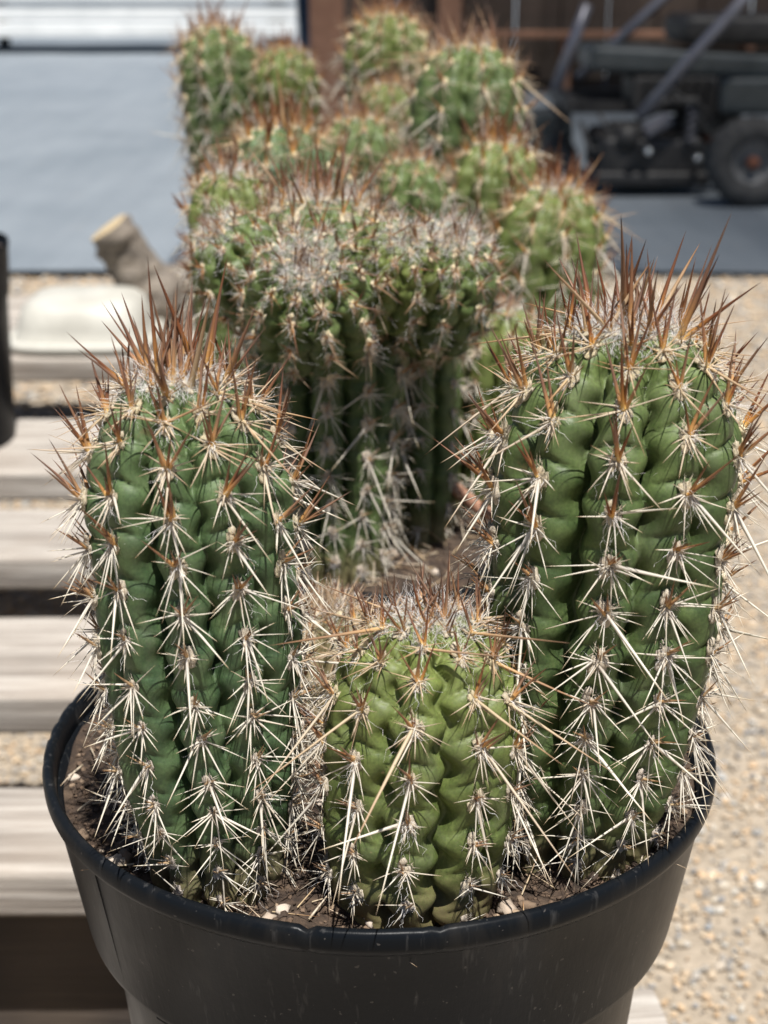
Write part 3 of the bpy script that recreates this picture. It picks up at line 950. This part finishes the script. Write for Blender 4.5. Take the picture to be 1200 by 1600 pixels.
    g = AD/(R*1.9)                                 # 0 at the tip, 1 below the shoulder
    vis = np.einsum('ij,ij->i', AN, CAM-AP)/np.linalg.norm(CAM-AP, axis=1) > -.12
    sp = dict(P=[], D=[], L=[], R=[], A=[], C=[], O=[])
    def add(i, dv, L, rad, age, cv):
        dv = dv/np.linalg.norm(dv)
        sp['P'].append(AP[i]+AN[i]*.0006+r.normal(0, .0005, 3)); sp['D'].append(dv); sp['L'].append(L); sp['R'].append(rad)
        sp['A'].append(min(1, max(0, age))); sp['C'].append(cv); sp['O'].append(i)
    def direction(i, psi, tilt):
        a, b = math.radians(psi), math.radians(tilt)
        return (AU[i]*math.cos(a)+AB[i]*math.sin(a))*math.cos(b)+AN[i]*math.sin(b)
    K = R/.039
    Z = AX
    for i in range(len(AP)):
        gi = g[i]
        out = AN[i]-AX*(AN[i] @ AX)
        out /= max(1e-6, np.linalg.norm(out))
        if gi < .24:                               # growing tip: stiff upright brown spines
            n = r.randint(2, 5)
            for q in range(n):
                dv = Z+out*r.uniform(-.10, .80)*spread*(gi/.24+.35)+r.normal(0, .16, 3)
                L = (.010+.017*r.rand()**1.2+(.013*r.rand() if r.rand() < .35 else 0))*K*crown
                add(i, dv, L, .00070*thick*(L/.022)**.7*r.uniform(.7, 1.3), crown_age+r.uniform(0, .12)+.25*(r.rand() < .12), r.normal(0, .02))
            for q in range(r.randint(4, 8)):
                add(i, direction(i, r.choice([-1, 1])*r.uniform(40, 175), r.uniform(20, 55)), r.uniform(.006, .013)*K, .00030*thick, r.uniform(.1, .45), r.normal(0, .03))
            continue
        old = np.clip((gi-.8)/1.7, 0, 1)
        fa = r.uniform(.72, 1.22); ps0 = r.normal(0, 13); miss = r.choice([.06, .12, .28])
        # upright browns above the felt
        for q in range(r.randint(3, 6) if gi < 1.5 else r.randint(2, 4)):
            L = (r.uniform(.009, .024) if gi < 1.1 else r.uniform(.009, .018)*(1-.6*old))*K*crown**.5
            dv = direction(i, r.uniform(-48, 48), r.uniform(28, 68))+Z*.30*(1-old)
            add(i, dv, L, .00062*thick*(L/.015)**.5, .02+.10*r.rand()+.40*old, r.normal(0, .02))
        # radials, mostly sideways and down
        base_ps = [58, 82, 104, 128, 150, 172]
        for sgn in (-1, 1):
            for psi in base_ps:
                if r.rand() < miss: continue
                L = r.uniform(.0095, .0185)*fa*K*radial*(.45 if r.rand() < .06 else 1)*(.72 if psi < 75 else 1.0)*(1.15 if psi > 120 else 1)
                add(i, direction(i, ps0+sgn*(psi+r.normal(0, 11)), r.uniform(10, 46)), L, .00031*thick*r.uniform(.7, 1.35), .55+.45*np.clip((gi-.4)/.6, 0, 1)-youth+r.normal(0, .06), r.normal(0, .05))
        for q in range(r.randint(1, 5)):
            add(i, direction(i, r.uniform(-180, 180), r.uniform(25, 70)), r.uniform(.005, .011)*K, .00026*thick, .7+.3*r.rand(), 0)
        # the long central
        if r.rand() < (.93 if gi > .6 else .5):
            ps = r.choice([-1, 1])*(180-abs(r.normal(0, 30)))
            if r.rand() < .16: ps = r.choice([-1, 1])*r.uniform(70, 120)
            L = r.uniform(.018, .032)*K*central*(1.25 if r.rand() < .15*central else 1)
            add(i, direction(i, ps, r.uniform(18, 45)), L, .00052*thick*(L/.022)**.42*r.uniform(.85, 1.15), .36+.64*np.clip((gi-.4)/.45, 0, 1)-youth+r.normal(0, .04), r.normal(0, .015))
    sP, sD, sL, sR, sA, sC, sO = (np.array(sp[k]) for k in 'PDLRACO')
    # spines do not grow through a pot's wall
    tipp = sP+sD*sL[:, None]
    pc = np.array([pot[0], pot[1]])
    bad = (np.hypot(*(tipp[:, :2]-pc).T) > .124) & (tipp[:, 2] < .2715+.25*np.clip(np.hypot(*(tipp[:, :2]-pc).T)-.14, 0, 1)) | (tipp[:, 2] < SOILZ-.002)
    sP, sD, sL, sR, sA, sC, sO = (q[~bad] for q in (sP, sD, sL, sR, sA, sC, sO))
    # ---- which spines show largest: those are objects of their own
    tipp = sP+sD*sL[:, None]
    pl = np.linalg.norm(pix(tipp)-pix(sP), axis=1)*vis[sO]
    order = np.argsort(-pl)
    single = np.zeros(len(sP), bool); single[order[:nspine]] = True
    single &= pl > 9
    if near == 0: single[:] = False
    # ---- areole cushions
    ar = {}
    FV, FF, FA = [], [], []; nv = 0
    fs = .0030*K
    for i in range(len(AP)):
        X = AB[i]; Y = AU[i]; Zn = AN[i]
        sx = fs*r.uniform(.75, 1.05)*((1.38 if near else .95) if g[i] < 1.8 else 1)*(1 if g[i] > .3 else .8)
        Mw = np.eye(4); Mw[:3, 0] = X*sx; Mw[:3, 1] = Y*sx*1.35; Mw[:3, 2] = Zn*sx*.66; Mw[:3, 3] = AP[i]+Zn*.0001
        age = float(np.clip((g[i]-.5)/4.5, 0, 1)*.9+r.uniform(0, .14))
        k = i % 4
        if near and vis[i] and parent is None:
            Mm = Matrix([list(q) for q in Mw])
            ar[i] = (addobj('areole', felt_mesh(age, k), None, root, Mm, HM), Mm)
        else:
            V, Fc = FELTS[k] if near else (V0, F0)
            FV.append(V @ Mw[:3, :3].T+Mw[:3, 3]); FF.append(Fc+nv); FA.append(np.full(len(V), age)); nv += len(V)
    if FV:
        o = addobj('areole_cushions', npmesh('areole_cushions', np.concatenate(FV), np.concatenate(FF), True, {'age': np.concatenate(FA)}), FELT, host, Matrix.Identity(4), HM)
        o['kind'] = 'stuff'
    for n_ in np.nonzero(single)[0]:
        i = sO[n_]
        q = Vector(sD[n_]).to_track_quat('Z', 'Y').to_matrix().to_4x4() @ Matrix.Rotation(r.uniform(0, 6.28), 4, 'Z')
        M = Matrix.Translation(sP[n_]) @ q @ Matrix.Diagonal((sR[n_], sR[n_], sL[n_], 1))
        if i in ar: addobj('spine', shared_spine(sA[n_], n_ % 3, 0), None, ar[i][0], M, ar[i][1])
        else: addobj('spine', shared_spine(sA[n_], n_ % 3, 0), None, host, M, HM)
    rest = ~single
    if rest.any():
        o = addobj('spines', spine_batch('spines', sP[rest], sD[rest], sL[rest], sR[rest], sA[rest], sC[rest], r), SPINE, host, Matrix.Identity(4), HM)
        o['kind'] = 'stuff'
    # ---- wool: tuft at the tip, fluff and loose hairs at the areoles
    HP, HD, HL = [], [], []
    tip = surf(np.zeros(1), np.array([S]))[0][0]
    n = int((650, 480, 150)[2-near]*wool)
    q = R*.46*np.sqrt(r.rand(n)); a = r.uniform(0, 6.28, n)
    HP.append(tip+np.stack([q*np.cos(a), q*np.sin(a), -.002-q*q/R*.35], 1) @ M3.T)
    HD.append(np.stack([.35*r.normal(size=n), .35*r.normal(size=n), np.ones(n)], 1) @ M3.T); HL.append(r.uniform(.004, .013, n)*K)
    if near:
        w_ = np.clip(1.25-g*.45, .25, 1)*min(wool, 1.2)*K
        for i in range(len(AP)):
            if not vis[i]: continue
            m = int(r.poisson(22*w_[i])); m2 = int(r.poisson(9*w_[i])) if g[i] < 3.4 else 0
            HP.append(AP[i]+r.normal(0, .0011, (m, 3))); HD.append(AN[i]+r.normal(0, .8, (m, 3))); HL.append(r.uniform(.0015, .004, m))
            HP.append(AP[i]+r.normal(0, .0010, (m2, 3))); HD.append(AN[i]*.55-AU[i]*.9+r.normal(0, .45, (m2, 3))); HL.append(r.uniform(.005, .012, m2))
    HP, HD, HL = np.concatenate(HP), np.concatenate(HD), np.concatenate(HL)
    HD /= np.linalg.norm(HD, axis=1)[:, None]
    o = addobj('wool', hair_batch('wool', HP, HD, HL, .00008 if near else .00013, .16, r), WOOL, host, Matrix.Identity(4), HM)
    o['kind'] = 'stuff'
    return root

# ---- pots in a row on the rack
make_pot('black plastic nursery pot in front holding three spiny cacti', 0, 0)
make_soil('dark gritty potting soil in the front black pot', 0, 0, SOILZ, .1305, 11, 120, 6500, 260)
make_pot('black plastic nursery pot just behind the front pot', .005, .30, h=.262, detail=False, n=96)
make_soil('dark potting soil in the pot behind the front pot', .005, .30, SOILZ, .1305, 12, 40, 1200, 500)
make_pot('black plastic nursery pot third in the row, hidden by cacti', .03, .60, detail=False, n=72)
make_soil('dark potting soil in the third pot of the row', .03, .60, SOILZ, .1305, 13, 0, 400, 150)
make_pot('black plastic nursery pot last in the row, hidden by cacti', -.03, .91, detail=False, n=72)
make_soil('dark potting soil in the last pot of the row', -.03, .91, SOILZ, .1305, 14, 0, 400, 150)
make_pot('black plastic pot at the left edge of the picture on the rack', -.580, 1.25, h=.25, k=.92, straight=.7, detail=False, n=72)
make_soil('brown soil in the black pot at the left edge', -.580, 1.25, .234, .119, 15, 0, 500, 0)

# ---- front pot: three columns
def top_at(px, py, Y):
    """height and sideways place of a tip seen at (px, py) standing at depth Y"""
    a = (800-py)/FPX; b = (px-600)/FPX
    dv = CF+CU*a+np.array([b, 0, 0])
    t = (Y-CAM[1])/dv[1]
    return CAM+dv*t
T = top_at(278, 582, -.086)
make_cactus('tall spiny green column cactus at the left of the front pot', (-.060, -.077, SOILZ-.004), T, .0350, .0260, 11, .0172, 21, SKIN_BLUE, dome=1.4, twist=.24, crown=1.3, tub=.34, zig=.16, depth=.38, radial=1.1, central=1.0)
T = top_at(985, 503, -.070)
make_cactus('widest spiny green column cactus on the right of the front pot', (.076, -.058, SOILZ-.004), T, .0425, .0300, 11, .0188, 22, SKIN, twist=-.03, crown=1.1, tub=.32, zig=.14, dome=1.25, depth=.38, central=1.1, wool=1.5)
T = top_at(672, 958, -.096)
make_cactus('short knobbly green cactus with long spines between the two tall ones', (.013, -.088, SOILZ-.004), T, .0350, .0300, 11, .0185, 23, SKIN_LIME, twist=.12, crown=.8, tub=.50, zig=.30, depth=.25, central=1.8, radial=.85, dome=1.3, thick=.9, youth=.08, spread=1.3)

make_cactus('low dried tan cactus stub behind the short knobbly one', (-.020, .020, SOILZ-.004), top_at(505, 945, .030), .032, .030, 10, .010, 24, SKIN_CORK, near=1, nspine=120, crown=.6, tub=.2, central=.7, crown_age=.55, radial=1.1, wool=.5)

# ---- second pot
def slant(p, d, L):
    d = np.array(d, float)
    return p, p+d/np.linalg.norm(d)*L
A = make_cactus('broad many-headed cactus with woolly offsets on dark stems, just behind the front pot', (-.024, .208, SOILZ-.004), top_at(500, 300, .245), .0450, .0270, 12, .0195, 31, SKIN, near=1, nspine=220, crown=.95, thick=.85, radial=.9, tub=.42, wool=1.3, bulge=.98, dome=1.25, pot=(.005, .30))
OFF = dict(near=1, nspine=100, parent=A, pot=(.005, .30), tub=.42, zig=.22, dome=1.05, thick=.75, radial=.66, central=.75, bulge=.5, youth=.42)
make_cactus(None, *slant(top_at(490, 520, 0.186), (0, -.70, .71), 0.064), 0.0335, .012, 10, .0165, 32, SKIN, crown=.6, wool=2.6, **OFF)
make_cactus(None, *slant(top_at(592, 485, 0.200), (.22, -.58, .78), 0.056), 0.0265, .010, 9, .0160, 38, SKIN_LIME, crown=.7, wool=1.6, **OFF)
make_cactus(None, *slant(top_at(424, 478, 0.208), (-.45, -.42, .78), 0.056), 0.0250, .010, 9, .0160, 39, SKIN, crown=.75, wool=1.2, **OFF)
C_ = make_cactus('dark ribbed cactus stem with one leaning head beside the many-headed one', (.022, .262, SOILZ-.004), top_at(662, 430, .270), .0225, .0215, 8, .0185, 33, SKIN, near=1, nspine=150, crown=.5, tub=.15, wool=.3, pot=(.005, .30))
OFF['parent'] = C_
make_cactus(None, *slant(top_at(660, 530, 0.225), (.20, -.48, .84), 0.072), 0.0300, .013, 10, .0165, 34, SKIN, crown=.7, wool=2.2, **OFF)
make_cactus('bright green cactus column peeping out beside the widest front cactus', (.066, .300, SOILZ-.004), top_at(782, 476, .30), .0290, .026, 9, .020, 35, SKIN_LIME, near=1, nspine=110, crown=.8, tub=.12, pot=(.005, .30))
make_cactus('tan corky old stem between the dark stem and the bright green column', (.050, .365, SOILZ-.004), top_at(700, 500, .365), .019, .020, 9, .010, 36, SKIN_CORK, near=1, nspine=60, crown=.6, tub=.1, central=.6, crown_age=.6, pot=(.005, .30))
make_cactus('small-headed cactus with pale wool on the left of the second pot', (-.085, .345, SOILZ-.004), top_at(358, 262, .35), .0275, .025, 9, .0165, 37, SKIN_LIME, near=1, nspine=110, crown=1.0, tub=.35, wool=1.8, pot=(.005, .30))
# ---- third pot
G3 = 'cacti in the two rear pots'
make_cactus('bluish cactus head behind the small woolly-headed one', (-.055, .50, SOILZ-.004), top_at(440, 192, .50), 0.0452, 0.0363, 10, .019, 41, SKIN_BLUE, near=0, thick=.95, radial=1.3, group=G3, crown=1.1, tub=.35, pot=(.03, .60))
make_cactus('narrow cactus tucked behind the bluish head near the middle', (.0, .60, SOILZ-.004), top_at(560, 180, .60), 0.0328, 0.0297, 9, .018, 42, SKIN, near=0, thick=.95, radial=1.3, group=G3, tub=.3, pot=(.03, .60))
make_cactus('tall stout cactus in the third pot with long pale side spines', (.060, .665, SOILZ-.004), top_at(735, 66, .665), 0.0463, 0.0396, 9, .022, 43, SKIN, near=0, thick=.95, radial=1.3, group=G3, central=1.7, tub=.25, pot=(.03, .60))
make_cactus('cactus with orange tip in front of the tall stout one', (.090, .585, SOILZ-.004), top_at(778, 218, .585), 0.0384, 0.0330, 9, .019, 44, SKIN_LIME, near=0, thick=.95, radial=1.3, group=G3, crown=1.2, tub=.3, pot=(.03, .60))
make_cactus('lowest rear cactus, just above the widest front cactus', (.115, .525, SOILZ-.004), top_at(868, 288, .525), 0.0418, 0.0352, 9, .019, 45, SKIN_LIME, near=0, thick=.95, radial=1.3, group=G3, central=1.2, tub=.3, wool=2, pot=(.03, .60))
make_cactus('small cactus half hidden in the middle of the third pot', (.035, .515, SOILZ-.004), top_at(640, 245, .515), 0.0271, 0.0242, 9, .016, 46, SKIN, near=0, thick=.95, radial=1.3, group=G3, tub=.3, pot=(.03, .60))
# ---- last pot
make_cactus('tall slim cactus at the rear left against the grey fabric', (-.135, .930, SOILZ-.004), top_at(336, 38, .93), 0.0424, 0.0374, 10, .020, 51, SKIN, near=0, thick=.95, radial=1.3, group=G3, crown=1.1, tub=.3, pot=(-.03, .91))
make_cactus('short rear cactus beside the tall slim one', (-.085, .900, SOILZ-.004), top_at(445, 72, .90), 0.0305, 0.0275, 9, .018, 52, SKIN_LIME, near=0, thick=.95, radial=1.3, group=G3, crown=1.1, tub=.3, pot=(-.03, .91))
make_cactus('rear cactus crowned with orange spines in front of the brown posts', (.012, .950, SOILZ-.004), top_at(604, 18, .95), 0.0441, 0.0374, 11, .019, 53, SKIN_LIME, near=0, thick=.95, radial=1.3, group=G3, crown=1.1, tub=.3, pot=(-.03, .91))
make_cactus('small orange-tipped cactus below the orange-crowned rear one', (.012, .845, SOILZ-.004), top_at(607, 128, .845), 0.0305, 0.0275, 9, .017, 54, SKIN_LIME, near=0, thick=.95, radial=1.3, group=G3, crown=1.1, tub=.3, pot=(-.03, .91))

# ---- dry twig lying in the second pot
tw = empty('dry_twig', (.062, .25, SOILZ)); tag(tw, 'short brown dry twig lying in the second pot', 'twig')
bm = bmesh.new()
bm_tube(bm, [(.030, .262, SOILZ+.034), (.044, .256, SOILZ+.030), (.058, .250, SOILZ+.020), (.074, .246, SOILZ+.014), (.084, .240, SOILZ+.004)], [.0030, .0042, .0038, .0044, .0030], 10)
addobj('stick', bmmesh('stick', bm, True), BROWNPAINT, tw)
bm = bmesh.new()
bm_tube(bm, [(.058, .250, SOILZ+.021), (.061, .243, SOILZ+.030), (.066, .238, SOILZ+.036)], [.0020, .0016, .0008], 8)
addobj('side_shoot', bmmesh('side_shoot', bm, True), BROWNPAINT, tw)
